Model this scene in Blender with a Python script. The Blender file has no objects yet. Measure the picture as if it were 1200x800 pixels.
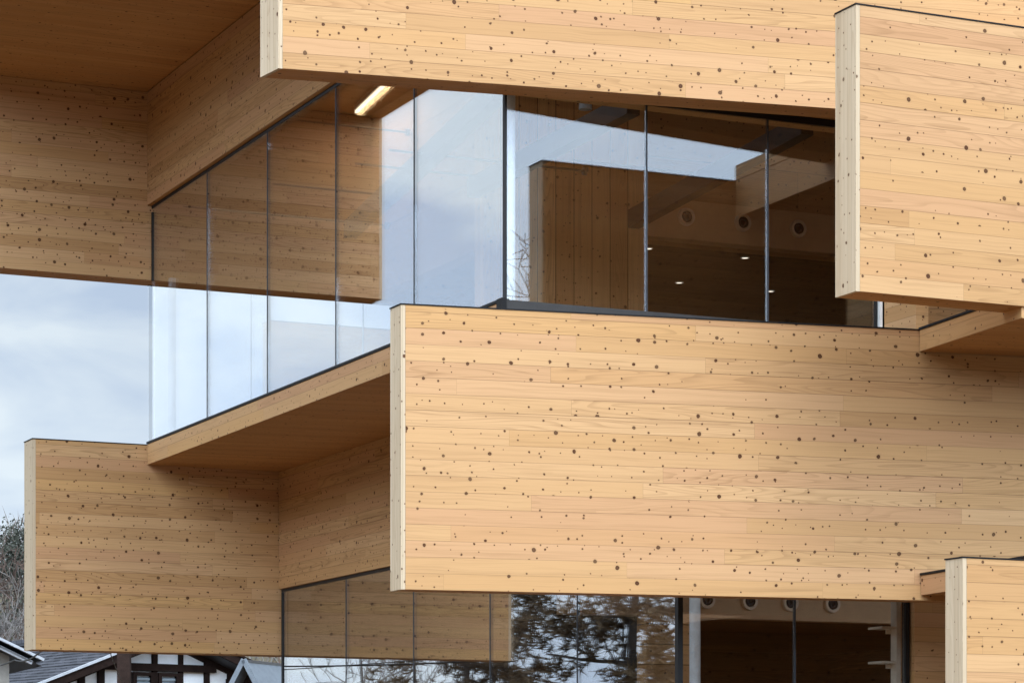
import bpy, bmesh, math, random
from mathutils import Vector, Matrix, noise as mnoise
random.seed(7)
R = math.radians
C = bpy.context.scene.collection
scene = bpy.context.scene

# ------------------------------------------------------------------ plan frame (metres)
A2 = Vector((.909, .417)).normalized()      # main building axis
BB = Vector((-A2.y, A2.x))                  # perpendicular, running away
A1 = Vector((.9638, .2666)).normalized()    # the splayed axis of the two long panels
B1 = Vector((-A1.y, A1.x))
BP = Vector((-.332, .943)).normalized()     # axis of the balcony slabs
def P(s, t): return A2 * s + BB * t
UP = Vector((0, 0, 1))

# ------------------------------------------------------------------ node helper
class NT:
    def __init__(self, name):
        self.m = bpy.data.materials.new(name); self.m.use_nodes = True
        self.t = self.m.node_tree; self.t.nodes.clear()
    def n(self, typ, **kw):
        nd = self.t.nodes.new(typ)
        for k, v in kw.items():
            setattr(nd, k, v)
        return nd
    def l(self, a, b): self.t.links.new(a, b)
    def put(self, sock, v):
        if isinstance(v, bpy.types.NodeSocket): self.l(v, sock)
        elif v is not None: sock.default_value = v
    def math(self, op, a, b=None, c=None, clamp=False):
        nd = self.n('ShaderNodeMath', operation=op, use_clamp=clamp)
        self.put(nd.inputs[0], a); self.put(nd.inputs[1], b); self.put(nd.inputs[2], c)
        return nd.outputs[0]
    def comb(self, x, y, z=0.0):
        nd = self.n('ShaderNodeCombineXYZ')
        for i, v in enumerate((x, y, z)): self.put(nd.inputs[i], v)
        return nd.outputs[0]
    def noise(self, vec, scale, detail=2, rough=.5, dim='3D'):
        nd = self.n('ShaderNodeTexNoise', noise_dimensions=dim)
        self.put(nd.inputs['Vector'], vec); nd.inputs['Scale'].default_value = scale
        nd.inputs['Detail'].default_value = detail; nd.inputs['Roughness'].default_value = rough
        return nd.outputs['Fac']
    def mr(self, v, a, b, c=0.0, d=1.0, smooth=True):
        nd = self.n('ShaderNodeMapRange'); nd.interpolation_type = 'SMOOTHSTEP' if smooth else 'LINEAR'
        self.put(nd.inputs['Value'], v); self.put(nd.inputs['From Min'], a); self.put(nd.inputs['From Max'], b)
        self.put(nd.inputs['To Min'], c); self.put(nd.inputs['To Max'], d)
        return nd.outputs[0]
    def mix(self, f, a, b, blend='MIX'):
        nd = self.n('ShaderNodeMix', data_type='RGBA', blend_type=blend)
        self.put(nd.inputs[0], f)
        for s, v in ((nd.inputs[6], a), (nd.inputs[7], b)):
            if isinstance(v, tuple): v = (*v[:3], 1)
            self.put(s, v)
        return nd.outputs[2]
    def ramp(self, f, stops, const=False):
        nd = self.n('ShaderNodeValToRGB'); cr = nd.color_ramp
        if const: cr.interpolation = 'CONSTANT'
        while len(cr.elements) < len(stops): cr.elements.new(.5)
        for e, (p, c) in zip(cr.elements, stops): e.position = p; e.color = (*c, 1)
        self.put(nd.inputs[0], f); return nd.outputs[0]
    def bsdf(self, color, rough=.5, spec=.5, metal=0, bump=None, bstr=.3, bdist=.003):
        b = self.n('ShaderNodeBsdfPrincipled')
        if isinstance(color, tuple): color = (*color[:3], 1)
        self.put(b.inputs['Base Color'], color); self.put(b.inputs['Roughness'], rough)
        b.inputs['Specular IOR Level'].default_value = spec; b.inputs['Metallic'].default_value = metal
        if bump is not None:
            bn = self.n('ShaderNodeBump'); bn.inputs['Strength'].default_value = bstr
            bn.inputs['Distance'].default_value = bdist
            self.l(bump, bn.inputs['Height']); self.l(bn.outputs[0], b.inputs['Normal'])
        o = self.n('ShaderNodeOutputMaterial'); self.l(b.outputs[0], o.inputs[0])
        return self.m

def wood(name, cols, h=.123, length=3.0, kn=1.0, joint=.55, grain=.22, joint_w=.0018, knotcol=(.050, .018, .007), rough=.6, dense=1.0):
    """boards along u, stacked along v (uv in metres)"""
    t = NT(name)
    uv = t.n('ShaderNodeUVMap').outputs[0]
    sx = t.n('ShaderNodeSeparateXYZ'); t.l(uv, sx.inputs[0]); u, v = sx.outputs[0], sx.outputs[1]
    vh = t.math('DIVIDE', v, h); row = t.math('FLOOR', vh)
    wn = t.n('ShaderNodeTexWhiteNoise', noise_dimensions='1D'); t.l(row, wn.inputs['W'])
    rr = wn.outputs['Value']
    L = t.math('MULTIPLY_ADD', rr, length * .6, length * .7)
    uo = t.math('MULTIPLY_ADD', rr, 17.3, u)
    ul = t.math('DIVIDE', uo, L); col = t.math('FLOOR', ul)
    w2 = t.n('ShaderNodeTexWhiteNoise', noise_dimensions='2D'); t.l(t.comb(row, col), w2.inputs['Vector'])
    idc = t.n('ShaderNodeSeparateColor'); t.l(w2.outputs['Color'], idc.inputs[0])
    i1, i2, i3 = idc.outputs
    n = len(cols)
    base = t.ramp(i1, [(k / max(1, n - 1), c) for k, c in enumerate(cols)])
    # fine streaks
    gx = t.math('MULTIPLY_ADD', i2, 57.0, u); gy = t.math('MULTIPLY_ADD', i3, 31.0, v)
    warp = t.noise(t.comb(t.math('MULTIPLY', gx, 1.7), t.math('MULTIPLY', gy, 4)), 1, 2)
    gyw = t.math('MULTIPLY_ADD', warp, .05, gy)
    st = t.noise(t.comb(t.math('MULTIPLY', gx, 1.1), t.math('MULTIPLY', gyw, 75)), 1, 3, .6)
    st2 = t.noise(t.comb(t.math('MULTIPLY', gx, .5), t.math('MULTIPLY', gyw, 17)), 1, 2, .5)
    # cathedral figure: contour lines of a stretched noise
    cn = t.noise(t.comb(t.math('MULTIPLY', gx, .55), t.math('MULTIPLY', gy, 7.0)), 1, 1, .4)
    fr = t.math('FRACT', t.math('MULTIPLY', cn, 17))
    cat = t.math('MULTIPLY', t.mr(fr, .45, .98), t.mr(fr, 1.0, .96))
    cat = t.math('MULTIPLY', cat, t.mr(i2, .35, .8))
    patch = t.noise(t.comb(t.math('MULTIPLY', u, .6), t.math('MULTIPLY', v, .9)), 1, 2)
    c = t.mix(t.math('MULTIPLY', t.mr(st, .45, .75), grain), base, (.50, .27, .11), 'MULTIPLY') if False else base
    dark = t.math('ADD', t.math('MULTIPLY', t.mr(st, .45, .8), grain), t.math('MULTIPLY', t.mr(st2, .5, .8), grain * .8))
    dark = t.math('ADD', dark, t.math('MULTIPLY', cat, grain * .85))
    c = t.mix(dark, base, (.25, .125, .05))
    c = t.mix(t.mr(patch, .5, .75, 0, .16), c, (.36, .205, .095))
    # knots
    dj = t.n('ShaderNodeTexNoise', noise_dimensions='2D'); dj.inputs['Scale'].default_value = 30; dj.inputs['Detail'].default_value = 0
    t.l(uv, dj.inputs['Vector'])
    dv = t.n('ShaderNodeVectorMath', operation='MULTIPLY_ADD'); t.l(dj.outputs['Color'], dv.inputs[0])
    dv.inputs[1].default_value = (.006, .006, 0); t.l(uv, dv.inputs[2])
    km = None
    clus = t.noise(t.comb(t.math('MULTIPLY', gx, 1.5), t.math('MULTIPLY', v, 3.2)), 1, 1)
    for scale, off, presence, rmin, rmax, pw in ((6.0, 0.0, .66, .048, .116, 2.4), (9.3, 41.0, .46, .044, .086, 1.6)):
        vm = t.n('ShaderNodeVectorMath', operation='ADD'); t.l(dv.outputs[0], vm.inputs[0]); vm.inputs[1].default_value = (off, off * .37, 0)
        vo = t.n('ShaderNodeTexVoronoi', voronoi_dimensions='2D'); vo.inputs['Scale'].default_value = scale
        t.l(vm.outputs[0], vo.inputs['Vector'])
        sc = t.n('ShaderNodeSeparateColor'); t.l(vo.outputs['Color'], sc.inputs[0])
        rad = t.math('MULTIPLY_ADD', t.math('POWER', sc.outputs[0], pw), rmax - rmin, rmin)
        rad = t.math('MULTIPLY', rad, kn)
        # rows rich in knots and rows with few
        pres = t.math('ADD', sc.outputs[1], t.math('MULTIPLY', t.math('SUBTRACT', i3, .5), .8))
        pres = t.math('ADD', pres, t.math('MULTIPLY', t.math('SUBTRACT', clus, .5), 1.5))
        on = t.math('GREATER_THAN', pres, 1 - presence * dense)
        m = t.mr(vo.outputs['Distance'], t.math('MULTIPLY', rad, .8), rad, 1, 0)
        halo = t.mr(vo.outputs['Distance'], rad, t.math('MULTIPLY', rad, 1.9), .16, 0)
        core = t.math('MULTIPLY', t.mr(vo.outputs['Distance'], 0, t.math('MULTIPLY', rad, .7), .45, 0), t.math('GREATER_THAN', sc.outputs[0], .55))
        m = t.math('MULTIPLY', t.math('MULTIPLY', m, on), t.math('MULTIPLY_ADD', sc.outputs[2], .24, .80))
        c = t.mix(t.math('MULTIPLY', halo, on), c, (.34, .17, .075))
        kc = t.mix(t.math('MULTIPLY', sc.outputs[2], .35), knotcol, (.13, .045, .016))
        kc = t.mix(core, kc, (.15, .07, .03))
        c = t.mix(m, c, kc)
        km = m if km is None else t.math('MAXIMUM', km, m)
    # joints
    fv = t.math('FRACT', vh); ev = t.math('MULTIPLY', t.math('MINIMUM', fv, t.math('SUBTRACT', 1.0, fv)), h)
    fu = t.math('FRACT', ul); eu = t.math('MULTIPLY', t.math('MINIMUM', fu, t.math('SUBTRACT', 1.0, fu)), L)
    ja = t.mr(ev, joint_w * .5, joint_w * 1.8, 1, 0); jb = t.mr(eu, joint_w * .3, joint_w * 1.2, .7, 0)
    jr = t.math('MULTIPLY_ADD', i2, .7, .5)
    jm = t.math('MULTIPLY', t.math('MAXIMUM', ja, jb), jr)
    c = t.mix(t.math('MULTIPLY', jm, joint, clamp=True), c, (.10, .05, .022))
    hgt = t.math('SUBTRACT', t.math('MULTIPLY', st, .12), t.math('MULTIPLY', jm, .7))
    hgt = t.math('SUBTRACT', hgt, t.math('MULTIPLY', km, .15))
    rgh = t.math('MULTIPLY_ADD', st, .14, rough - .07)
    return t.bsdf(c, rgh, .14, 0, hgt, .5, .002)

PALE = [(.62, .345, .137), (.75, .45, .20), (.70, .405, .165), (.79, .485, .225), (.69, .385, .18), (.74, .43, .165)]
PALE = [tuple(x * k for x, k in zip(c, (.73, .71, .74))) for c in PALE]
M = {}
M['wood'] = wood('pine_cladding', PALE, grain=.34)
M['wood_knotty'] = wood('pine_cladding_knotty', PALE, kn=1.05, grain=.46, dense=1.55)  # same board colours, with denser knots and stronger grain
M['wood_small'] = wood('pine_cladding_small_knots', PALE, kn=.9)
M['end'] = wood('pine_end_board', [(.54, .415, .275), (.58, .455, .31), (.51, .385, .25)], h=.05, length=5, kn=.85, joint=.35, grain=.22, knotcol=(.09, .05, .028))
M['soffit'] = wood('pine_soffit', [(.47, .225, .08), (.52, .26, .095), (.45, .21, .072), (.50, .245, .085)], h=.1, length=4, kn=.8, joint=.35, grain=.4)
M['wood_in'] = wood('pine_interior', [(.50, .28, .115), (.55, .31, .135), (.52, .29, .12)], h=.9, length=6, kn=1.0, joint=.8, grain=.3, joint_w=.004)
M['floor_wood'] = wood('oak_floor', [(.42, .28, .15), (.46, .31, .17), (.39, .26, .14)], h=.14, length=2, kn=.5)
M['wood_v'] = wood('pine_upright_boards', [(.70, .38, .15), (.80, .47, .21), (.60, .31, .12), (.74, .42, .18)], h=.19, length=9, kn=.9, joint=1, joint_w=.004, grain=.35)
M['wood_dark'] = wood('near_black_boards', [(.020, .011, .007), (.026, .014, .009), (.016, .010, .006)], h=.18, length=4, kn=.8, joint=.6, grain=.3, knotcol=(.02, .01, .008))  # boards of one near-black brown

def plain(name, c, rough=.5, metal=0, var=.15, scale=8, spec=.5):
    t = NT(name)
    g = t.n('ShaderNodeTexCoord').outputs['Object']
    f = t.noise(g, scale, 4, .6); f2 = t.noise(g, scale * 9, 3, .6)
    lo = tuple(x * (1 - var) for x in c); hi = tuple(min(1, x * (1 + var)) for x in c)
    cc = t.mix(t.mr(t.math('MULTIPLY_ADD', f2, .4, t.math('MULTIPLY', f, .7)), .3, .8), lo, hi)
    return t.bsdf(cc, t.math('MULTIPLY_ADD', f, .15, rough - .07), spec, metal, f2, .15, .002)
M['flash'] = plain('black_flashing', (.012, .011, .011), .6, spec=.2)
M['frame'] = plain('dark_window_frame', (.014, .014, .015), .5, spec=.3)
M['sill'] = plain('grey_metal_sill', (.05, .047, .045), .8, 0, spec=.2)
M['joint'] = plain('silicone_joint', (.05, .054, .062), .45, spec=.3)
M['steel'] = plain('black_steel', (.025, .022, .02), .5)
M['column'] = plain('pale_painted_column', (.62, .66, .68), .4)
M['bulk'] = plain('tan_board', (.66, .40, .20), .6, var=.06)
M['white'] = plain('white_trim', (.72, .71, .68), .5)
M['jamb'] = plain('pale_jamb', (.66, .58, .46), .5)
M['plaster'] = plain('white_plaster', (.74, .75, .76), .8, var=.07, scale=2)
M['timber_dark'] = plain('dark_house_timber', (.016, .009, .007), .8, var=.4, spec=.08)
M['post'] = plain('weathered_post', (.030, .018, .014), .85, var=.5, scale=5, spec=.1)
M['shutter'] = plain('grey_blue_shutter', (.16, .19, .21), .6)
M['metalroof'] = plain('grey_blue_metal_roof', (.25, .28, .31), .35, .5)
M['greywall'] = plain('grey_brown_wall', (.24, .22, .19), .85)
M['verge'] = plain('pale_metal_verge', (.40, .41, .43), .4, .3)
M['wire'] = plain('black_cable', (.012, .016, .017), .6)
M['bark'] = plain('grey_brown_bark', (.085, .068, .055), .9, var=.35)
M['twig'] = plain('red_brown_twig', (.10, .06, .045), .9, var=.35)
M['greytwig'] = plain('grey_twig', (.17, .15, .135), .9, var=.3)
M['needle'] = plain('pine_needles', (.115, .072, .032), .7, var=.6, scale=1.2)
M['ever'] = plain('evergreen_leaves', (.03, .032, .02), .7, var=.6, scale=1.5)
M['redleaf'] = plain('russet_leaves', (.075, .04, .028), .7, var=.5, scale=1.5)
M['bush'] = plain('olive_leaves', (.055, .06, .022), .7, var=.6, scale=1.5)
M['concrete'] = plain('concrete', (.33, .32, .30), .85, scale=3)
M['nozzle'] = plain('beige_nozzle', (.85, .66, .46), .5)
M['carpet'] = plain('dark_grey_carpet', (.05, .045, .04), .9)
M['dark'] = plain('nozzle_throat', (.012, .011, .010), .6)
M['lampshade'] = plain('pendant_shade', (.45, .48, .5), .4)

def emis(name, c, s):
    t = NT(name); e = t.n('ShaderNodeEmission'); e.inputs[0].default_value = (*c, 1); e.inputs[1].default_value = s
    o = t.n('ShaderNodeOutputMaterial'); t.l(e.outputs[0], o.inputs[0]); return t.m
M['lamp'] = emis('warm_lamp', (1, .82, .58), 4.5)
M['down'] = emis('downlight_lens', (1, .9, .75), 1.8)

def glass(name, f0, tint):
    t = NT(name)
    lw = t.n('ShaderNodeLayerWeight'); lw.inputs[0].default_value = .5
    fac = t.math('POWER', lw.outputs['Facing'], 2.2)
    fac = t.math('MULTIPLY_ADD', fac, 1 - f0, f0)
    tr = t.n('ShaderNodeBsdfTransparent'); tr.inputs[0].default_value = (*tint, 1)
    gl = t.n('ShaderNodeBsdfGlossy'); gl.inputs['Roughness'].default_value = 0.0; gl.inputs[0].default_value = (.97, .985, 1, 1)
    # very slight pillowing of the panes
    g = t.n('ShaderNodeTexCoord').outputs['Object']
    bn = t.n('ShaderNodeBump'); bn.inputs['Strength'].default_value = .009; bn.inputs['Distance'].default_value = .02
    t.l(t.noise(g, .9, 1), bn.inputs['Height']); t.l(bn.outputs[0], gl.inputs['Normal'])
    mx = t.n('ShaderNodeMixShader'); t.l(fac, mx.inputs[0]); t.l(tr.outputs[0], mx.inputs[1]); t.l(gl.outputs[0], mx.inputs[2])
    o = t.n('ShaderNodeOutputMaterial'); t.l(mx.outputs[0], o.inputs[0]); return t.m
M['glass'] = glass('window_glass', .09, (.96, .97, .975))

def tiles():
    t = NT('dark_roof_tiles')
    uv = t.n('ShaderNodeUVMap').outputs[0]
    b = t.n('ShaderNodeTexBrick'); t.l(uv, b.inputs['Vector']); b.inputs['Scale'].default_value = 1
    b.inputs['Brick Width'].default_value = .30; b.inputs['Row Height'].default_value = .22; b.inputs['Mortar Size'].default_value = .012
    b.inputs['Color1'].default_value = (.030, .031, .037, 1); b.inputs['Color2'].default_value = (.085, .085, .098, 1); b.inputs['Mortar'].default_value = (.015, .015, .018, 1)
    n = t.noise(uv, 1.2, 4)
    c = t.mix(t.mr(n, .4, .7, 0, .5), b.outputs['Color'], (.06, .06, .068))
    return t.bsdf(c, .65, .22, 0, b.outputs['Fac'], -.6, .02)
M['tiles'] = tiles()

def groundmat(name, c1, c2, sc):
    t = NT(name); g = t.n('ShaderNodeTexCoord').outputs['Object']
    n = t.noise(g, sc, 6, .65); n2 = t.noise(g, sc * 14, 4, .7)
    c = t.mix(t.mr(n, .35, .65), c1, c2); c = t.mix(t.mr(n2, .4, .7, 0, .5), c, tuple(x * .5 for x in c1))
    return t.bsdf(c, .9, .2, 0, n2, .5, .03)
M['ground'] = groundmat('pale_paving_ground', (.125, .076, .038), (.16, .098, .05), .3)
M['shade_ridge'] = groundmat('dark_shade_ridge', (.05, .04, .028), (.03, .032, .018), .4)
M['hill'] = groundmat('leaf_litter_hill', (.13, .10, .075), (.10, .085, .05), .25)

# ------------------------------------------------------------------ object helpers
def tag(o, label=None, cat=None, group=None, kind=None):
    if label: o['label'] = label
    if cat: o['category'] = cat
    if group: o['group'] = group
    if kind: o['kind'] = kind
    return o
def thing(name, label, cat, loc, group=None, rotz=0):
    o = bpy.data.objects.new(name, None); C.objects.link(o); o.location = loc; o.rotation_euler = (0, 0, rotz)
    o.empty_display_size = .3
    return tag(o, label, cat, group)
def root_of(o):
    while o.parent: o = o.parent
    return o
def link(name, me, mats, parent=None, label=None):
    for m in mats: me.materials.append(m)
    o = bpy.data.objects.new(name, me); C.objects.link(o)
    if parent: o.parent = parent
    if label: o['label'] = label
    return o
class MB:
    """mesh collector; world coordinates in, stored relative to the parent thing's base"""
    def __init__(self): self.v = []; self.f = []; self.uv = []; self.mi = []
    def face(self, pts, uvs=None, mi=0):
        k = len(self.v); self.v += [tuple(p) for p in pts]; self.f.append(tuple(range(k, k + len(pts))))
        self.uv += uvs if uvs else [(0, 0)] * len(pts); self.mi.append(mi)
    def quad_uv(self, pts, uax, vax, off=(0, 0), mi=0):
        self.face(pts, [(Vector(p).dot(uax) + off[0], Vector(p).dot(vax) + off[1]) for p in pts], mi)
    def prism(self, plan, z0, z1, off=None, udir=None, mside=0, mbot=0, mtop=0, upright=False, voff=0.0):
        off = off or (random.random() * 60, int(random.random() * 300) * .123)
        ud = Vector((*(udir or A2), 0)); vd = Vector((-ud.y, ud.x, 0)); n = len(plan)
        q = [Vector((p[0], p[1])) for p in plan]
        area = sum(q[i].x * q[(i + 1) % n].y - q[(i + 1) % n].x * q[i].y for i in range(n))
        if area < 0: q.reverse()
        for i in range(n):
            a, b = q[i], q[(i + 1) % n]; d = (b - a).normalized()
            u0 = a.dot(d); u1 = b.dot(d)
            pts = [(a.x, a.y, z0), (b.x, b.y, z0), (b.x, b.y, z1), (a.x, a.y, z1)]
            zz0, zz1 = 0, z1 - z0
            if upright: uvs = [(zz0 + off[0], u0), (zz0 + off[0], u1), (zz1 + off[0], u1), (zz1 + off[0], u0)]
            else: uvs = [(u0 + off[0], zz0 + off[1]), (u1 + off[0], zz0 + off[1]), (u1 + off[0], zz1 + off[1]), (u0 + off[0], zz1 + off[1])]
            self.face(pts, uvs, mside)
        self.quad_uv([(p.x, p.y, z1) for p in q], ud, vd, off, mtop)
        self.quad_uv([(p.x, p.y, z0) for p in reversed(q)], ud, vd, off, mbot)
    def box(self, c, ax, ay, az, hx, hy, hz, uvscale=1, mi=0):
        """oriented box: centre, unit axes, half sizes"""
        c = Vector(c); ax, ay, az = Vector(ax).normalized(), Vector(ay).normalized(), Vector(az).normalized()
        def p(i, j, k): return c + ax * hx * i + ay * hy * j + az * hz * k
        for pts, uu, vv in (([p(-1,-1,-1), p(1,-1,-1), p(1,-1,1), p(-1,-1,1)], ax, az), ([p(1,1,-1), p(-1,1,-1), p(-1,1,1), p(1,1,1)], ax, az),
                    ([p(1,-1,-1), p(1,1,-1), p(1,1,1), p(1,-1,1)], ay, az), ([p(-1,1,-1), p(-1,-1,-1), p(-1,-1,1), p(-1,1,1)], ay, az),
                    ([p(-1,-1,1), p(1,-1,1), p(1,1,1), p(-1,1,1)], ax, ay), ([p(-1,1,-1), p(1,1,-1), p(1,-1,-1), p(-1,-1,-1)], ax, ay)):
            self.quad_uv(pts, uu, vv, (0, 0), mi)
    def bar(self, a, b, w, h, up=UP, mi=0):
        a, b = Vector(a), Vector(b); d = (b - a)
        L = d.length; d.normalize(); side = d.cross(Vector(up)).normalized(); u2 = side.cross(d).normalized()
        self.box((a + b) / 2, d, side, u2, L / 2, w / 2, h / 2, mi=mi)
    def tube(self, pts, rads, n=6, cap=True, mi=0):
        pts = [Vector(p) for p in pts]; k = len(self.v); rings = []
        for i, p in enumerate(pts):
            d = (pts[min(i + 1, len(pts) - 1)] - pts[max(i - 1, 0)]).normalized()
            s = d.orthogonal().normalized() if i == 0 else (s - d * s.dot(d)).normalized()
            t_ = d.cross(s)
            r = rads[i] if hasattr(rads, '__len__') else rads
            rings.append([len(self.v) + j for j in range(n)])
            for j in range(n):
                a = 2 * math.pi * j / n
                self.v.append(tuple(p + (s * math.cos(a) + t_ * math.sin(a)) * r))
        for i in range(len(pts) - 1):
            for j in range(n):
                self.f.append((rings[i][j], rings[i][(j + 1) % n], rings[i + 1][(j + 1) % n], rings[i + 1][j])); self.uv += [(0, 0)] * 4; self.mi.append(mi)
        if cap:
            self.f.append(tuple(reversed(rings[0]))); self.uv += [(0, 0)] * n; self.mi.append(mi)
            self.f.append(tuple(rings[-1])); self.uv += [(0, 0)] * n; self.mi.append(mi)
    def build(self, name, mats, parent=None, label=None, smooth=False):
        base = root_of(parent).location if parent else Vector((0, 0, 0))
        me = bpy.data.meshes.new(name)
        me.from_pydata([(x - base.x, y - base.y, z - base.z) for x, y, z in self.v], [], self.f)
        ul = me.uv_layers.new(name='UVMap')
        flat = [c for p in self.uv for c in p]
        ul.data.foreach_set('uv', flat)
        me.polygons.foreach_set('material_index', self.mi)
        if smooth: me.polygons.foreach_set('use_smooth', [True] * len(self.f))
        me.update()
        return link(name, me, mats if isinstance(mats, list) else [mats], parent, label)

# ------------------------------------------------------------------ the timber building
bld = thing('timber_building', 'stacked timber building of overlapping pale pine panels with glass bands between', 'building', (*P(12, 22), 0))

def wall_panel(c0, da, length, thick, z0, z1, endv, label, name='wall_panel', cap=True, mat='wood', end=True, lap=.006):
    """c0: front left plan corner; da: axis to the right; endv: plan vector of the left end face (front to back)"""
    da = Vector(da); nb = Vector((-da.y, da.x))
    c0 = Vector(c0); e = Vector(endv)
    eb = .035 if end else 0
    f0 = c0 + da * eb; f1 = c0 + da * length
    b0 = c0 + e + da * eb; b1 = f1 + nb * thick
    mb = MB(); mb.prism([f0, f1, b1, b0], z0, z1, udir=da, mbot=1)
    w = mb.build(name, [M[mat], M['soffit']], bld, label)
    bv = w.modifiers.new('soft_edge', 'BEVEL'); bv.width = .004; bv.segments = 1; bv.limit_method = 'ANGLE'
    if end:
        m2 = MB(); m2.prism([c0, c0 + da * (eb - .002), c0 + da * (eb - .002) + e, c0 + e], z0, z1, udir=da, upright=True)
        m2.build('end_grain', M['end'], w)
    if cap:
        m3 = MB(); o = lap
        ed = e.normalized()
        m3.prism([c0 - da * o - ed * o, f1 - nb * o, b1 + nb * o, c0 + e - da * o + ed * o], z1 + .002, z1 + .011, udir=da)
        m3.build('cap_flashing', M['flash'], w)
    return w

# tier heights: 3.2 - 5.34 - 7.2 - 9.3
big0 = Vector((-.835, 20.6))
wall_panel(big0, A1, 7.6, .21, 3.205, 5.344, BB * .215, 'long lowest front panel of bright knotty pine')
top0 = Vector((-1.765, 20.67))
wall_panel(top0, A1, 7.8, .30, 7.14, 9.25, Vector((-.16, .262)), 'topmost long panel of bright knotty pine')
ur0 = Vector((2.462, 19.6))
wall_panel(ur0, A2, 4.6, .30, 5.26, 7.309, BB * .28, 'upper right panel jutting forward, bright pine')
lr0 = Vector((3.094, 18.8))
wall_panel(lr0, A2, 6.2, .21, .9, 3.28, BB * .21, 'lower right panel jutting forward, bright pine')
wall_panel(P(7.598, 28.94), A2, 2.95, .35, 3.25, 5.513, BB * .35, 'lower left panel in shade of the overhang', mat='wood_knotty')
wall_panel(P(6.2, 28.87), A2, 5.4, .33, 7.31, 9.36, BB * .33, 'upper left panel in deep shade under the ceiling', cap=False, mat='wood_knotty')
wall_panel(P(11.1, 31.2), A2, 6, .25, 5.0, 7.40, BB * .25, 'rear parapet panel seen through the glass')
# walls that run away from the viewer
def cross_wall(s, t0, t1, thick, z0, z1, label, name='wall_panel', mat='wood', cap=False):
    mb = MB(); mb.prism([P(s, t0), P(s + thick, t0), P(s + thick, t1), P(s, t1)], z0, z1, udir=BB, mbot=1)
    w = mb.build(name, [M[mat], M['soffit']], bld, label)
    if cap:
        m3 = MB(); m3.prism([P(s - .012, t0 - .012), P(s + thick + .012, t0 - .012), P(s + thick + .012, t1), P(s - .012, t1)], z1 + .003, z1 + .022)
        m3.build('cap_flashing', M['flash'], w)
    return w
cross_wall(10.40, 19.3, 28.93, .2, 3.988, 5.298, 'recessed side wall under the left floor edge', mat='wood_knotty')
cross_wall(8.855, 19.75, 28.867, .2, 8.125, 9.36, 'eave beam along the left glass band', name='eave_beam', mat='wood_knotty')
cross_wall(12.36, 17.1, 18.9, .2, 6.97, 7.309, 'short cross beam behind the upper right panel', name='cross_beam')
cross_wall(12.37, 19.02, 19.5, .12, 5.35, 7.2, 'narrow return wall beside the upper front glass')
wall_panel(P(12.5, 19.3), A2, 4, .2, 5.35, 7.2, BB * .2, 'shaded wall strip above the balcony slab', cap=False, end=False)

# floor slab with its pale edge
mb = MB(); mb.prism([P(8.875, 19.52), P(18, 19.52), P(18, 29.1), P(10.7, 29.1), P(10.7, 28.93), P(8.875, 28.93)], 5.30, 5.523, udir=A1, mbot=1)
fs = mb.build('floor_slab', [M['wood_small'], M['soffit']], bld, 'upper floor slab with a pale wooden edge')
mb = MB(); mb.prism([P(8.863, 19.52), P(8.93, 19.52), P(8.93, 28.93), P(8.863, 28.93)], 5.526, 5.548); mb.build('cap_flashing', M['flash'], fs)
# balcony slabs that come forward on the right
def balcony(p0, L, w, z0, z1, cap, label):
    p0 = Vector(p0); q = p0 - BP * L
    f = [p0, p0 + A1 * w, q + A2 * w, q]
    mb = MB(); mb.prism(f, z0, z1, udir=A1, mbot=1)
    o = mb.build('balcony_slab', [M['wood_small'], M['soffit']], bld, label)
    if cap:
        m = MB(); g = [p0 - A1 * .012, p0 + A1 * w, q + A2 * w, q - A1 * .012]
        m.prism(g, z1 + .003, z1 + .02); m.build('cap_flashing', M['flash'], o)
balcony((3.235, 21.715), 1.59, 4.0, 5.175, 5.344, True, 'upper right balcony slab')
balcony((3.245, 21.718), 2.65, 3.2, 3.245, 3.40, True, 'low slab stub beside the lower right panel')

# ceilings, roof, added shade plate and the eave board over the front glass
def plate(name, plan, z0, z1, mats, label=None, udir=A2, parent=bld):
    mb = MB(); mb.prism(plan, z0, z1, udir=udir, mbot=1); return mb.build(name, mats, parent, label)
plate('ceiling', [P(6.2, 19.7), P(8.85, 19.7), P(8.85, 29.3), P(6.2, 29.3)], 9.365, 9.62, [M['wood'], M['soffit']], 'dark timber ceiling over the upper left recess')
plate('roof', [P(8.86, 19.9), P(18, 19.9), P(18, 29.5), P(8.86, 29.5)], 9.38, 9.62, [M['wood_in'], M['wood_in']])
plate('hidden_shade_plate', [P(12.36, 17.1), P(15.5, 17.1), P(15.5, 17.9), P(12.36, 18.35)], 7.315, 7.45, [M['wood'], M['soffit']])  # unseen plate added to keep light off the upper right panel's back
plate('eave_board', [P(8.86, 19.56), P(18, 17.9), P(18, 19.70), P(8.86, 19.70)], 7.262, 7.30, [M['soffit'], M['soffit']], 'narrow soffit above the front glass')
plate('eave_board', [P(8.86, 19.70), P(18, 19.70), P(18, 19.85), P(8.86, 19.85)], 7.24, 9.37, [M['wood_in'], M['wood_in']])

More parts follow.
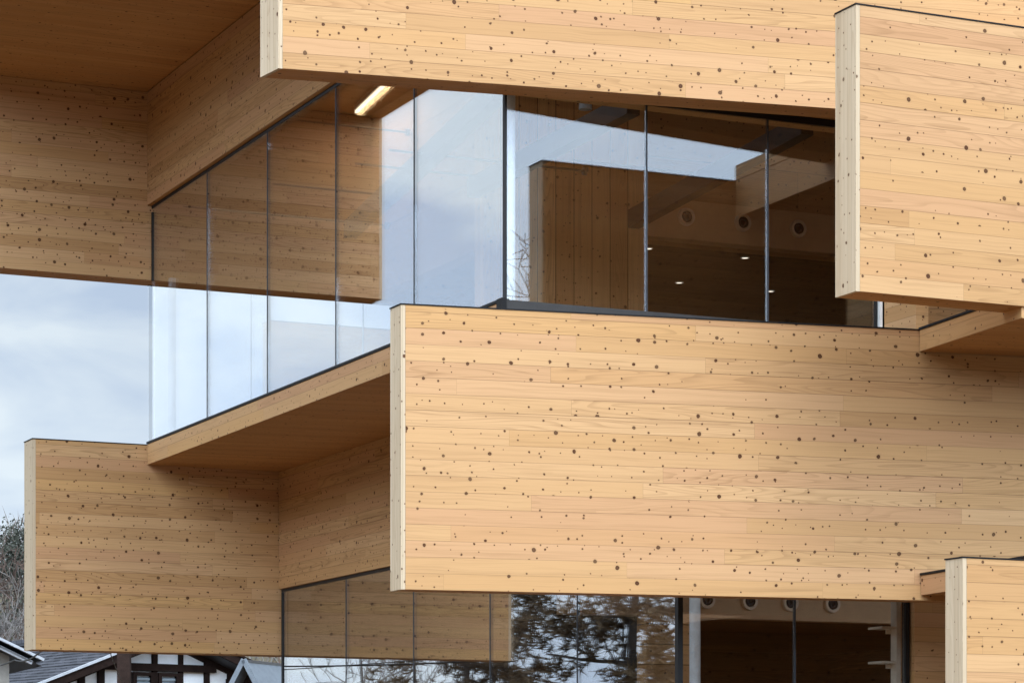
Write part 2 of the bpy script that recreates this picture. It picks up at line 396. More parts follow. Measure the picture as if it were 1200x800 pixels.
# ------------------------------------------------------------------ glass bands
def glass_band(label, pts_s, const, axis, z0, z1, head=.06, sill=.03, depth=.07, thin=.013, ends=(.05, .05), sillmat='frame', sd=None):
    """axis 'B': plane s=const, pts are t values; axis 'A': plane t=const, pts are s values"""
    def Q(a, off): return P(const + off, a) if axis == 'B' else P(a, const + off)
    ud = BB if axis == 'B' else A2
    a0, a1 = pts_s[0], pts_s[-1]
    fr = MB(); h = depth / 2
    fr.prism([Q(a0, -h), Q(a1, -h), Q(a1, h), Q(a0, h)], z1, z1 + head, udir=ud)
    so = sd or h
    w = MB()
    w.prism([Q(a0, -so), Q(a1, -so), Q(a1, h), Q(a0, h)], z0 - sill, z0, udir=ud)
    win = fr.build('window', M['frame'], bld, label)
    w.build('sill', M[sillmat], win)
    n = len(pts_s)
    for i, a in enumerate(pts_s):
        if i == 0 or i == n - 1:
            wd = ends[0] if i == 0 else ends[1]
            if not wd: continue
            lo, hi = (a, a + wd) if i == 0 else (a - wd, a)
            k = h
            k = h if wd > .02 else .012; m = MB(); m.prism([Q(lo, -k), Q(hi, -k), Q(hi, k), Q(lo, k)], z0 + .002, z1 - .002); m.build('corner_post', M['frame'], win)
        else:
            m = MB(); m.prism([Q(a - thin / 2, -.012), Q(a + thin / 2, -.012), Q(a + thin / 2, .016), Q(a - thin / 2, .016)], z0 + .002, z1 - .002); m.build('mullion', M['joint'], win)
    for i in range(n - 1):
        lo = pts_s[i] + (thin / 2 + .002 if i else (ends[0] + .002 if ends[0] else .004))
        hi = pts_s[i + 1] - (thin / 2 + .002 if i < n - 2 else (ends[1] + .002 if ends[1] else .004))
        m = MB(); m.prism([Q(lo, -.008), Q(hi, -.008), Q(hi, .008), Q(lo, .008)], z0 + .001, z1 - .001); m.build('pane', M['glass'], win)
    return win
def tser(px, s):  # not a screen layout: panes are of equal width
    return px
T0, STEP = 19.56, 1.85
glass_band('upper left glass band above the pale floor edge', [T0 + .035] + [T0 + STEP * k for k in (1, 2, 3, 4)] + [28.86], 8.918, 'B', 5.55, 8.09, head=.03, ends=(0, 0), sill=.002, depth=.03)
glass_band('upper front glass band beside the jutting panel', [8.90, 10.16, 11.28, 12.33], T0, 'A', 5.538, 7.205, head=.056, ends=(.022, .03), sill=.105, sillmat='sill', sd=.05, depth=.034)
S0 = 10.44; U0 = 19.53
glass_band('lower left glass band under the recessed wall', [U0 + .035] + [U0 + STEP * k for k in (1, 2, 3, 4)] + [28.9], S0, 'B', .15, 3.955, head=.03, ends=(0, .035), depth=.04)
glass_band('lower front glass band under the long panel', [S0 - .02, 11.52, 12.62], U0, 'A', .15, 3.5, head=.06, ends=(.045, .04), depth=.055)
glass_band('rear glass band with the sky behind it', [8.95, 10.15, 11.5, 13.0], 29.15, 'A', 5.55, 7.30, head=.03, ends=(0, 0), depth=.03, thin=.012)
m = MB(); m.prism([P(8.90, 28.83), P(8.935, 28.83), P(8.935, 28.862), P(8.90, 28.862)], 7.30, 8.048); m.build('corner_post', M['frame'], bld)
m = MB(); m.prism([P(8.856, 19.498), P(8.898, 19.498), P(8.898, 19.6), P(8.856, 19.6)], 5.28, 5.549); m.build('corner_flashing', M['flash'], bld)
# pale jamb and the wood return beside the upper front glass
mb = MB(); mb.prism([P(12.333, T0 - .05), P(12.358, T0 - .05), P(12.358, T0 + .06), P(12.333, T0 + .06)], 5.44, 7.2); mb.build('jamb', M['white'], bld)
mb = MB(); mb.prism([P(12.535, U0 + .04), P(12.575, U0 + .04), P(12.575, U0 + .13), P(12.535, U0 + .13)], .16, 3.9); mb.build('jamb', M['jamb'], bld)
mb = MB(); mb.prism([P(12.64, 19.46), P(16, 19.46), P(16, 19.7), P(12.64, 19.7)], 0, 3.6, udir=A2); mb.build('wall_panel', [M['wood_small']], bld, 'narrow strip of wall beside the lower window')

# ------------------------------------------------------------------ interior shell
plate('partition', [P(11.46, 24.6), P(11.66, 24.6), P(11.66, 28.8), P(11.46, 28.8)], 7.312, 9.375, [M['wood_in']] * 2, udir=BB)
plate('partition', [P(10.35, 23.2), P(12.04, 23.2), P(12.04, 23.4), P(10.35, 23.4)], 5.545, 9.37, [M['wood_v']] * 2, 'partition of upright brown boards')
# upright boards stand proud
part = bpy.data.objects['partition.001']
me = part.data
for li, lp in enumerate(me.uv_layers[0].data):
    x, y = lp.uv; lp.uv = (y, x)
plate('partition', [P(12.045, 23.62), P(17.5, 23.62), P(17.5, 23.8), P(12.045, 23.8)], 7.06, 9.37, [M['wood_in']] * 2)
plate('bulkhead', [P(12.045, 23.44), P(17.5, 23.44), P(17.5, 23.61), P(12.045, 23.61)], 7.06, 7.44, [M['bulk']] * 2, 'tan bulkhead holding the upper round nozzles')
plate('dark_ceiling', [P(12.045, 23.81), P(17.5, 23.81), P(17.5, 29.0), P(12.045, 29.0)], 7.065, 7.2, [M['wood_dark']] * 2, 'dark lowered ceiling behind the nozzles')
plate('partition', [P(12.045, 23.81), P(12.2, 23.81), P(12.2, 29.0), P(12.045, 29.0)], 5.545, 7.06, [M['wood_dark']] * 2, udir=BB)
plate('partition', [P(12.21, 28.85), P(17.5, 28.85), P(17.5, 29.0), P(12.21, 29.0)], 5.545, 7.06, [M['wood_dark']] * 2)
plate('partition', [P(17.51, 19.9), P(17.7, 19.9), P(17.7, 29.0), P(17.51, 29.0)], 5.545, 9.37, [M['wood_in']] * 2, udir=BB)
plate('partition', [P(11.67, 29.0), P(17.7, 29.0), P(17.7, 29.14), P(11.67, 29.14)], 7.32, 9.37, [M['wood_in']] * 2)
plate('added_floor_finish', [P(9.1, 19.7), P(17.5, 19.7), P(17.5, 29.0), P(9.1, 29.0)], 5.526, 5.54, [M['floor_wood']] * 2)  # unseen finish added to bounce light up onto the bulkhead
plate('added_floor_finish', [P(10.6, 19.7), P(17.5, 19.7), P(17.5, 28.8), P(10.6, 28.8)], .148, .16, [M['carpet']] * 2)  # unseen dark finish added to hold down bounce light downstairs
# ground floor
plate('ground_floor_slab', [P(10.45, 19.6), P(17.5, 19.6), P(17.5, 29), P(10.45, 29)], .0, .145, [M['concrete']] * 2)
plate('bulkhead', [P(11.3, 23.44), P(17.5, 23.44), P(17.5, 23.61), P(11.3, 23.61)], 3.40, 4.1, [M['bulk']] * 2, 'tan bulkhead holding the lower round nozzles')
plate('dark_ceiling', [P(11.3, 23.62), P(17.5, 23.62), P(17.5, 29), P(11.3, 29)], 3.41, 3.55, [M['wood_dark']] * 2)
plate('partition', [P(10.5, 28.86), P(17.5, 28.86), P(17.5, 29), P(10.5, 29)], .15, 5.29, [M['wood_dark']] * 2)
plate('partition', [P(11.9, 22.9), P(12.4, 22.9), P(12.4, 23.1), P(11.9, 23.1)], .165, 3.39, [M['wood_v']] * 2)
plate('partition', [P(11.2, 24.0), P(11.35, 24.0), P(11.35, 28.8), P(11.2, 28.78)], .165, 3.40, [M['wood_dark']] * 2, udir=BB)
plate('partition', [P(17.51, 19.7), P(17.7, 19.7), P(17.7, 29), P(17.51, 29)], .15, 5.29, [M['wood_dark']] * 2, udir=BB)
# steel: columns, sloping beams, tie rods
def column(s, t, z0, z1, r, label):
    m = MB(); p = P(s, t); m.tube([(p.x, p.y, z0), (p.x, p.y, z1)], r, 20); m.build('column', M['column'], bld, label, smooth=False)
column(9.06, 28.62, 5.53, 7.30, .042, 'slim pale column at the far glass corner')
column(9.03, 19.74, 5.53, 9.36, .05, 'slim pale column at the near glass corner')
column(11.25, 20.75, .15, 5.28, .048, 'round steel column behind the lower front glass')
def beam(a, b, w=.12, h=.17):
    m = MB(); m.bar(a, b, w, h); m.build('steel_beam', M['steel'], bld)
def V3(s, t, z): p = P(s, t); return (p.x, p.y, z)
beam(V3(9.05, 19.95, 7.30), V3(9.80, 25.2, 7.24))
beam(V3(10.22, 19.9, 7.30), V3(10.2, 23.1, 7.26))
beam(V3(11.86, 19.9, 7.30), V3(11.86, 23.1, 7.12))
def rod(s0, s1, t, z):
    m = MB(); m.tube([V3(s0, t, z), V3(s1, t, z)], .011, 8)
    a = Vector(V3(s1, t, z)); d = Vector((A2.x, A2.y, 0)); m.tube([a - d * .01, a + d * .025], .04, 14)
    m.build('tie_rod', M['steel'], bld)
rod(9.0, 10.35, 23.0, 7.35); rod(9.0, 10.9, 22.2, 7.30); rod(9.0, 10.3, 25.2, 7.62); rod(10.6, 11.9, 21.8, 7.28); rod(9.05, 11.4, 27.6, 8.9); rod(9.05, 11.4, 28.2, 8.0)

# ------------------------------------------------------------------ fittings (things of their own)
def lathe(mb, c, axis, prof, n=28):
    c = Vector(c); ax = Vector(axis).normalized(); sx = ax.orthogonal().normalized(); sy = ax.cross(sx)
    for i in range(len(prof) - 1):
        (r0, h0), (r1, h1) = prof[i], prof[i + 1]
        for j in range(n):
            a, b = 2 * math.pi * j / n, 2 * math.pi * (j + 1) / n
            def q(r, h, g): return c + ax * h + (sx * math.cos(g) + sy * math.sin(g)) * r
            pts = [q(r0, h0, a), q(r0, h0, b), q(r1, h1, b), q(r1, h1, a)]
            if r0 < 1e-6: pts = pts[1:]
            elif r1 < 1e-6: pts = pts[:3]
            mb.face(pts)
def copy_tree(o, parent=None):
    c = o.copy(); C.objects.link(c)
    if parent: c.parent = parent
    for ch in list(o.children): copy_tree(ch, c)
    return c
front = (-BB.x, -BB.y, 0)
def make_nozzle(loc, label, group):
    r = thing('air_nozzle', label, 'air nozzle', loc, group)
    m = MB(); lathe(m, loc, front, [(.055, .0), (.058, .032), (.084, .032), (.088, .012), (.088, -.002)]); m.build('flange', M['nozzle'], r, smooth=True)
    m = MB(); lathe(m, loc, front, [(.0, .004), (.0545, .004), (.0545, .028)]); m.build('throat', M['dark'], r)
    m = MB(); lathe(m, loc, front, [(.026, .005), (.028, .036), (.036, .036), (.037, .03), (.037, .005)]); m.build('inner_ring', M['joint'], r, smooth=True)
    return r
nz = [((1.68, 26.57), 7.275, 'round air nozzle on the upper bulkhead, left of the three', 'round air nozzles behind the upper glass'),
      ((2.25, 26.83), 7.275, 'round air nozzle on the upper bulkhead, middle of the three', 'round air nozzles behind the upper glass'),
      ((2.82, 27.09), 7.27, 'round air nozzle on the upper bulkhead, nearest the jutting panel', 'round air nozzles behind the upper glass')]
for px, lab in ((-.929, 0), (1, 1)): pass
low = [(.0711, 'half hidden air nozzle beside the round steel column downstairs'), (.0867, 'lower air nozzle, second to the right of the steel column'),
       (.1016, 'lower air nozzle just left of the lower window mullion'), (.1169, 'lower air nozzle right of the lower window mullion')]
for k, lab in low:
    Y = 23.43 / (.909 - .417 * k); nz.append(((k * Y, Y), 3.575, lab, 'round air nozzles behind the lower glass'))
proto = None
for (xy, z, lab, grp) in nz:
    p = Vector(xy); s = p.dot(A2); q = P(s, 23.436)
    if proto is None: proto = make_nozzle((q.x, q.y, z), lab, grp); o = proto
    else: o = copy_tree(proto)
    o.location = (q.x, q.y, z); o['label'] = lab; o['group'] = grp
# downlights in the dark ceiling
def make_down(loc):
    r = thing('downlight', 'x', 'downlight', loc, 'small downlights in the dark ceiling')
    m = MB(); lathe(m, loc, (0, 0, -1), [(.034, 0), (.038, .010), (.046, .008), (.046, 0)], 20); m.build('trim', M['white'], r, smooth=True)
    m = MB(); lathe(m, loc, (0, 0, -1), [(.0, .006), (.0335, .006)], 20); m.build('lens', M['down'], r)
    return r
proto = None
for (x, y, lab) in ((1.346, 26.99, 'small lit downlight at the left of the dark ceiling, nearest the bulkhead'), (2.336, 27.45, 'small lit downlight under the middle round nozzle'),
                    (1.757, 28.76, 'small lit downlight deep in the dark ceiling, left of the mullion'), (2.762, 29.24, 'small lit downlight deepest and furthest right')):
    o = proto = make_down((x, y, 7.063)) if proto is None else copy_tree(proto)
    o.location = (x, y, 7.063); o['label'] = lab
# linear ceiling light
pa, pb = Vector(V3(11.16, 28.5, 9.30)), Vector(V3(11.0, 27.2, 9.30))
cl = thing('ceiling_light', 'glowing warm strip light on the ceiling behind the left glass', 'ceiling light', pa)
m = MB(); m.bar(pa + UP * .04, pb + UP * .04, .06, .05); m.build('housing', M['white'], cl)
m = MB(); m.bar(pa, pb, .03, .025); m.build('diffuser', M['lamp'], cl)
ll = bpy.data.lights.new('strip_glow', 'AREA'); ll.shape = 'RECTANGLE'; ll.size = 1.3; ll.size_y = .06; ll.energy = 8; ll.color = (1, .66, .30)
lo = bpy.data.objects.new('strip_glow', ll); C.objects.link(lo); lo.parent = cl; lo.location = (pb - pa) / 2 - UP * .03
lo.rotation_euler = (0, 0, math.atan2((pb - pa).y, (pb - pa).x))
# pendant lamp
c = Vector((.0268 * 23.4, 23.4, 7.52))
pl = thing('pendant_lamp', 'small pale pendant lamp hanging behind the front glass', 'pendant lamp', c)
m = MB(); m.tube([c + UP * .1, c + UP * 1.85], .006, 6); m.build('cord', M['steel'], pl)
m = MB(); lathe(m, c, UP, [(.0, .02), (.05, .015), (.055, 0), (.058, .0), (.052, .075), (.03, .10), (.012, .105), (.0, .11)], 20); m.build('lamp_shade', M['lampshade'], pl, smooth=True)
# shelves by the lower right jamb
for z, lab in ((3.07, 'upper small white shelf by the pale lower jamb'), (2.78, 'lower small white shelf by the pale lower jamb')):
    m = MB(); a = P(12.455, U0 + .14); m.box((a.x, a.y, z), (*A2, 0), (*BB, 0), UP, .07, .11, .009)
    m.box((a.x + A2.x * .06, a.y + A2.y * .06, z - .03), (*A2, 0), (*BB, 0), UP, .02, .01, .018)
    tag(m.build('shelf', M['jamb']), lab, 'shelf', 'white shelves in the lower window')

# ------------------------------------------------------------------ ground, hill
m = MB(); n = 2
m.face([(-900, -900, 0), (900, -900, 0), (900, 900, 0), (-900, 900, 0)]); tag(m.build('ground', M['ground']), kind='structure')
def hillz(x, y):
    f = max(0, min(1, (y - 66) / 45)); f = f * f * (3 - 2 * f)
    k = max(0, min(1, (x + 52) / 18)); f *= k * k * (3 - 2 * k)
    return f * 14 * (0.85 + .25 * mnoise.noise((x * .012, y * .012, 3))) + f * 1.2 * mnoise.noise((x * .06, y * .06, 1)) - .3 * (1 - f)
m = MB(); nx, ny = 60, 26
gx = [-260 + 460 * i / nx for i in range(nx + 1)]; gy = [64 + 190 * j / ny for j in range(ny + 1)]
base = len(m.v)
for j in range(ny + 1):
    for i in range(nx + 1): m.v.append((gx[i], gy[j], hillz(gx[i], gy[j])))
for j in range(ny):
    for i in range(nx):
        a = j * (nx + 1) + i; m.f.append((a, a + 1, a + nx + 2, a + nx + 1)); m.uv += [(0, 0)] * 4; m.mi.append(0)
tag(m.build('hill', M['hill'], smooth=True), kind='structure')

def shade_ridge():  # out-of-view ridge added to cut sky fill on recessed walls and lower glass
    m = MB(); na, nr = 130, 14
    for i in range(na + 1):
        g = max(0, min(1, (58 - i) / 30)); a = R(-192 + 224 * i / na)          # from straight behind the viewer round to the right
        for j in range(nr + 1):
            r = 62 - 24 * g + 60 * j / nr; x = 4 + r * math.cos(a); y = 21 + r * math.sin(a)
            f = min(1, j / 3.0); e = max(0, min(1, min(i, na - i) / 9))
            z = (13.5 + 8 * g) * f * e * (.85 + .4 * mnoise.noise((x * .03, y * .03, 7))) + f * e * 2.2 * mnoise.noise((x * .25, y * .25, 2)) - .4
            m.v.append((x, y, z))
    for i in range(na):
        for j in range(nr):
            k = i * (nr + 1) + j; m.f.append((k, k + nr + 1, k + nr + 2, k + 1)); m.uv += [(0, 0)] * 4; m.mi.append(0)
    tag(m.build('added_shade_ridge', M['shade_ridge'], smooth=False), kind='structure')
shade_ridge()
# ------------------------------------------------------------------ trees
def branch(mb, p, d, L, r, depth, rng, droop=0.0, tips=None, nseg=4, spread=.8, kids=(2, 4), rmin=.004, gnarl=.22):
    pts = [p]; rads = [r]; q = Vector(p); dd = Vector(d).normalized()
    for i in range(nseg):
        dd = (dd + Vector((rng.uniform(-1, 1), rng.uniform(-1, 1), rng.uniform(-.6, .9) - droop)) * gnarl).normalized()
        q = q + dd * (L / nseg); pts.append(q.copy()); rads.append(max(rmin, r * (1 - .62 * (i + 1) / nseg)))
    mb.tube(pts, rads, 6 if r > .05 else (4 if r > .015 else 3), cap=False)
    if tips is not None and depth <= 1: tips += [(x.copy(), dd.copy()) for x in pts[1:]]
    if depth > 0:
        for k in range(rng.randint(*kids)):
            i = rng.randint(1, nseg); s = dd.orthogonal().normalized(); s.rotate(Matrix.Rotation(rng.uniform(0, 6.283), 3, dd))
            nd = (dd * (1 - spread * .5) + s * spread).normalized()
            branch(mb, pts[i], nd, L * rng.uniform(.5, .78), rads[i] * .62, depth - 1, rng, droop, tips, max(3, nseg - 1), spread, kids, rmin, gnarl)
def bare_tree(loc, h, seed, label, group=None, mat='twig', bm='bark', depth=5, lean=.05, kids=(2, 4), spread=.7, r0=.016, rmin=.008, bl=1.0):
    rng = random.Random(seed); t = thing('bare_tree', label, 'tree', loc, group)
    trunk = MB(); crown = MB(); p = Vector(loc); pts = [p.copy()]; n = 7; dd = Vector((rng.uniform(-lean, lean), rng.uniform(-lean, lean), 1)).normalized()
    rad = [h * r0]
    for i in range(n):
        dd = (dd + Vector((rng.uniform(-1, 1), rng.uniform(-1, 1), .4)) * .07).normalized(); p = p + dd * h * .8 / n; pts.append(p.copy()); rad.append(h * r0 * (1 - .85 * (i + 1) / n))
    trunk.tube(pts, rad, 8); trunk.build('trunk', M[bm], t, smooth=True)
    for i in range(2, n + 1):
        for k in range(rng.randint(2, 3)):
            a = rng.uniform(0, 6.283); nd = Vector((math.cos(a), math.sin(a), rng.uniform(.5, 1.3)))
            branch(crown, pts[i], nd, h * rng.uniform(.14, .25) * bl, rad[i] * .55, depth - 2, rng, -.1, None, 4, spread, kids, rmin)
    crown.build('crown', M[mat], t); return t
def pine_tree(loc, h, seed, label, group, w=.30, mat='needle'):
    rng = random.Random(seed); t = thing('pine_tree', label, 'tree', loc, group)
    trunk = MB(); limbs = MB(); fol = MB(); p = Vector(loc); pts = [p.copy()]; rad = [h * .02]; n = 9; dd = Vector((rng.uniform(-.1, .1), rng.uniform(-.1, .1), 1))
    for i in range(n):
        dd = (dd + Vector((rng.uniform(-1, 1), rng.uniform(-1, 1), .3)) * .12).normalized(); p = p + dd * h * .95 / n; pts.append(p.copy()); rad.append(h * .02 * (1 - .85 * (i + 1) / n))
    trunk.tube(pts, rad, 9); trunk.build('trunk', M['bark'], t, smooth=True)
    for i in range(3, n + 1):
        for k in range(5):
            a = rng.uniform(0, 6.283); L = h * w * rng.uniform(.6, 1.1) * (1.1 - .55 * i / n)
            tips = []; branch(limbs, pts[i], Vector((math.cos(a), math.sin(a), rng.uniform(-.1, .35))), L, rad[i] * .4 + .012, 2, rng, .05, tips, 5, .7, (2, 3), .007, .2)
            for (q, d) in tips:
                for _ in range(3):
                    c = q + Vector((rng.gauss(0, .10), rng.gauss(0, .10), rng.gauss(.03, .05)))
                    for b in range(8):   # a tuft of needle blades
                        v = Vector((rng.gauss(0, 1), rng.gauss(0, 1), rng.gauss(.35, .7))).normalized() * rng.uniform(.10, .19)
                        s = v.orthogonal().normalized(); s.rotate(Matrix.Rotation(rng.uniform(0, 6.28), 3, v.normalized())); s *= .014
                        fol.face([c - s, c + s, c + v])
    limbs.build('limbs', M['bark'], t); fol.build('crown', M[mat], t); return t
def leafy_tree(loc, h, seed, label, group=None, mat='ever', w=.28, n=5000, leaf=.09, z0=.15):
    rng = random.Random(seed); t = thing('leafy_tree', label, 'tree', loc, group); p = Vector(loc)
    trunk = MB(); trunk.tube([p, p + Vector((.1, 0, h * .5)), p + Vector((0, .1, h * .85))], [h * .02, h * .014, h * .004], 8); trunk.build('trunk', M['bark'], t, smooth=True)
    fol = MB(); clumps = []
    for k in range(46):
        z = rng.uniform(z0, 1); rr = w * h * math.sin(math.pi * min(1, max(.08, (1.05 - z) * .62 + .1))) ; a = rng.uniform(0, 6.283); r = rr * math.sqrt(rng.random())
        clumps.append((p + Vector((r * math.cos(a), r * math.sin(a), z * h)), h * rng.uniform(.04, .085)))
    for k in range(n):
        c, s = rng.choice(clumps); q = c + Vector((rng.gauss(0, 1), rng.gauss(0, 1), rng.gauss(0, .7))) * s
        u = Vector((rng.gauss(0, 1), rng.gauss(0, 1), rng.gauss(0, 1))).normalized(); v = u.orthogonal().normalized(); l = leaf * rng.uniform(.6, 1.3)
        fol.face([q, q + u * l * .5 + v * l * .3, q + u * l, q + u * l * .5 - v * l * .3])
    fol.build('crown', M[mat], t); return t
G1 = 'bare trees on the hillside at the left edge'
for i, (x, y, h, lab, mt) in enumerate(((-13.9, 73, 6.0, 'grey bare tree at the left edge, close to the pale panel edge', 'greytwig'), (-14.9, 76, 6.4, 'tall grey bare tree at the very left edge of the view', 'greytwig'),
        (-14.3, 80, 6.0, 'reddish bare tree standing behind the grey bare ones', 'twig'), (-15.9, 71, 6.2, 'small grey bare tree over the pale roof verge', 'greytwig'))):
    bare_tree((x, y, hillz(x, y) - .1), h, 20 + i, lab, G1, mat=mt, depth=5, kids=(3, 5), spread=.5, r0=.009, rmin=.009)
leafy_tree((-16.6, 92, hillz(-16.6, 92)), 4.6, 41, 'dark evergreen crown topping the hillside at the left edge', 'leafy trees on the hillside', 'ever', .35, 7000, .12, .2)
leafy_tree((-15.6, 94, hillz(-15.6, 94)), 3.6, 42, 'russet tinged crown beside the dark evergreen crown', 'leafy trees on the hillside', 'redleaf', .35, 5000, .12, .2)
leafy_tree((-13.0, 70.5, hillz(-13, 70.5)), 4.4, 43, 'olive green bush above the dark tiled roof', None, 'bush', .4, 5000, .1, .05)
# hillside undergrowth: a mass of stems and dead leaves nobody could count
rng = random.Random(5); ug = MB()
for k in range(26000):
    x = rng.uniform(-34, 4); y = rng.uniform(68, 112); z = hillz(x, y); c = Vector((x, y, z + rng.random() ** 1.6 * 2.2))
    u = Vector((rng.gauss(0, .45), rng.gauss(0, .45), 1)).normalized() * rng.uniform(.25, .8); s = u.orthogonal().normalized() * rng.uniform(.012, .05)
    ug.face([c - s, c + s, c + u], mi=0 if rng.random() < .72 else (1 if rng.random() < .6 else 2))
tag(ug.build('hillside_undergrowth', [M['greytwig'], M['twig'], M['bush']]), 'brown and grey undergrowth covering the hillside', 'undergrowth', kind='stuff')
# trees out of the frame, seen mirrored in the glass
G2 = 'pines mirrored in the lower glass'
pine_tree((*P(3.2, 35.2), 0), 6.9, 3, 'tall pine out of frame, mirrored in the pane left of the lower glass corner', G2)
pine_tree((*P(2.2, 33.4), 0), 6.6, 4, 'bushy pine out of frame, mirrored beside the shaded panel mirror image', G2)
pine_tree((*P(4.4, 38.0), 0), 5.9, 8, 'pine out of frame, mirrored furthest right by the dark corner post', G2)
pine_tree((*P(.2, 36.5), 0), 6.2, 9, 'lower pine out of frame, mirrored under the shaded panel', G2)
G3 = 'bare trees mirrored in the glass'
bare_tree((*P(-.5, 54), 0), 6.8, 51, 'grey bare tree mirrored in the lowest panes at the left', G3, mat='greytwig', kids=(2, 4))
bare_tree((*P(-3.5, 58), 0), 7.0, 52, 'pale bare tree mirrored beside the small gabled roof', G3, mat='greytwig', kids=(2, 4))
bare_tree((*P(18.7, -1.7), 0), 12.3, 53, 'reddish bare tree mirrored beside the upper corner post', G3, mat='twig', kids=(3, 5), r0=.008, bl=.6, lean=.02)
bare_tree((*P(23.0, 0.3), 0), 15.0, 54, 'tall bare tree mirrored at the tip of the bright sky patch', G3, mat='twig', kids=(3, 5), r0=.008, bl=.4, lean=.02)

# ------------------------------------------------------------------ neighbouring houses
W = Vector((.81, .586)).normalized(); Gf = Vector((W.y, -W.x)); HB = Vector((-8.25, 65))
def HP(w, g, z): p = HB + W * w + Gf * g; return Vector((p.x, p.y, z))
hs = thing('gabled_house', 'white plastered house with dark timber framing and a dark tiled gable roof', 'house', (HB.x, HB.y, 0))
AP, HW, SL = 5.64, 5.2, .385
def rz(w): return AP - abs(w) * SL
# walls
m = MB()
for g in (0,):
    m.face([HP(-4.3, 0, 0), HP(4.3, 0, 0), HP(4.3, 0, rz(4.3) - .2), HP(0, 0, AP - .2), HP(-4.3, 0, rz(-4.3) - .2)])
    m.face([HP(4.3, -13, 0), HP(-4.3, -13, 0), HP(-4.3, -13, rz(4.3) - .2), HP(0, -13, AP - .2), HP(4.3, -13, rz(4.3) - .2)])
m.face([HP(4.3, 0, 0), HP(4.3, -13, 0), HP(4.3, -13, rz(4.3) - .2), HP(4.3, 0, rz(4.3) - .2)])
m.face([HP(-4.3, -13, 0), HP(-4.3, 0, 0), HP(-4.3, 0, rz(4.3) - .2), HP(-4.3, -13, rz(4.3) - .2)])
m.build('wall', M['plaster'], hs)
for sgn in (-1, 1):
    m = MB(); top = [HP(0, .75, AP), HP(sgn * HW, .75, rz(HW)), HP(sgn * HW, -13.6, rz(HW)), HP(0, -13.6, AP)]
    if sgn < 0: top.reverse()
    low_ = [p - UP * .16 for p in top]; uvs = [(p.dot(Vector((*Gf, 0))), p.dot(Vector((*W, 0))) * 1.07) for p in top]
    # draw tiles as stepped courses
    nc = 22
    for c_ in range(nc):
        w0, w1 = HW * c_ / nc, HW * (c_ + 1) / nc
        a = [HP(sgn * w0, .75, rz(w0) - .0), HP(sgn * w1, .75, rz(w1) + .03), HP(sgn * w1, -13.6, rz(w1) + .03), HP(sgn * w0, -13.6, rz(w0) - .0)]
        b = [HP(sgn * w1, .75, rz(w1) + .03), HP(sgn * w1, .75, rz(w1)), HP(sgn * w1, -13.6, rz(w1)), HP(sgn * w1, -13.6, rz(w1) + .03)]
        gv = Vector((*Gf, 0)); wv = Vector((*W, 0))
        for qd in (a, b):
            if sgn < 0: qd = qd[::-1]
            m.face(qd, [(p.dot(gv), p.dot(wv) * 1.07 + p.z * .3) for p in qd])
    m.face(low_[::-1]); m.build('roof', M['tiles'], hs)
    m = MB(); m.bar(HP(0, .78, AP - .05), HP(sgn * HW, .78, rz(HW) - .05), .06, .2); bb = m.build('bargeboard', M['timber_dark'], hs)
    m = MB(); m.bar(HP(0, .80, AP + .075), HP(sgn * HW, .80, rz(HW) + .075), .12, .05); m.build('verge_cap', M['verge' if sgn < 0 else 'timber_dark'], bb)
    m = MB(); m.bar(HP(sgn * .1, .05, AP - .24), HP(sgn * (HW - .9), .05, rz(HW - .9) - .24), .09, .13); m.build('rafter', M['timber_dark'], hs)
m = MB(); m.bar(HP(0, .8, AP + .1), HP(0, -13.6, AP + .1), .24, .16); m.build('ridge_cap', M['tiles'], hs)
def hw_px(px):   # wall coordinate of a timber post
    k = (px - 600) / 3208; return (k * HB.y - HB.x) / (W.x - k * W.y)
for px, wd in ((94, .16), (117, .16), (180, .12), (210.5, .10), (241, .12), (269, .16), (290, .16)):
    w = hw_px(px); zt = rz(w) - .22; m = MB(); m.box(HP(w, .05, zt / 2), (*W, 0), (*Gf, 0), UP, wd / 2, .05, zt / 2); m.build('timber_post', M['timber_dark'], hs)
for (w0, w1, z, hh) in ((hw_px(118), hw_px(250), 4.80, .17), (hw_px(264), hw_px(278), 4.50, .17), (hw_px(90), hw_px(310), 3.2, .15)):
    m = MB(); m.box(HP((w0 + w1) / 2, .09, z), (*W, 0), (*Gf, 0), UP, (w1 - w0) / 2, .07, hh / 2); m.build('timber_beam', M['timber_dark'], hs)
for a, b in ((153.5, 178), (183, 208)):
    w0, w1 = hw_px(a), hw_px(b); z0, z1 = 3.4, 4.68
    m = MB()
    for (x0, x1, y0, y1) in ((w0, w0 + .09, z0, z1), (w1 - .09, w1, z0, z1), (w0 + .092, w1 - .092, z1 - .08, z1), (w0 + .092, w1 - .092, z0, z0 + .08)):
        m.box(HP((x0 + x1) / 2, .07, (y0 + y1) / 2), (*W, 0), (*Gf, 0), UP, (x1 - x0) / 2, .06, (y1 - y0) / 2)
    win = m.build('window', M['timber_dark'], hs)
    m = MB(); k = 11
    for i in range(k):
        z = z0 + .1 + (z1 - z0 - .2) * (i + .5) / k; m.box(HP((w0 + w1) / 2, .055, z), (*W, 0), (Gf.x, Gf.y, -.5), UP, (w1 - w0) / 2 - .1, .03, .028)
    m.build('shutter', M['shutter'], win)

# dark post in front of the gable
pp = Vector((-.1417 * 50, 50)); po = thing('timber_post', 'dark weathered square post standing in front of the white gable', 'post', (pp.x, pp.y, 0))
m = MB(); m.box((pp.x, pp.y, 2.45), (1, 0, 0), (0, 1, 0), UP, .115, .115, 2.45); m.build('shaft', M['post'], po)
m = MB(); m.box((pp.x, pp.y, 4.93), (1, 0, 0), (0, 1, 0), UP, .14, .14, .025); m.build('cap', M['timber_dark'], po)

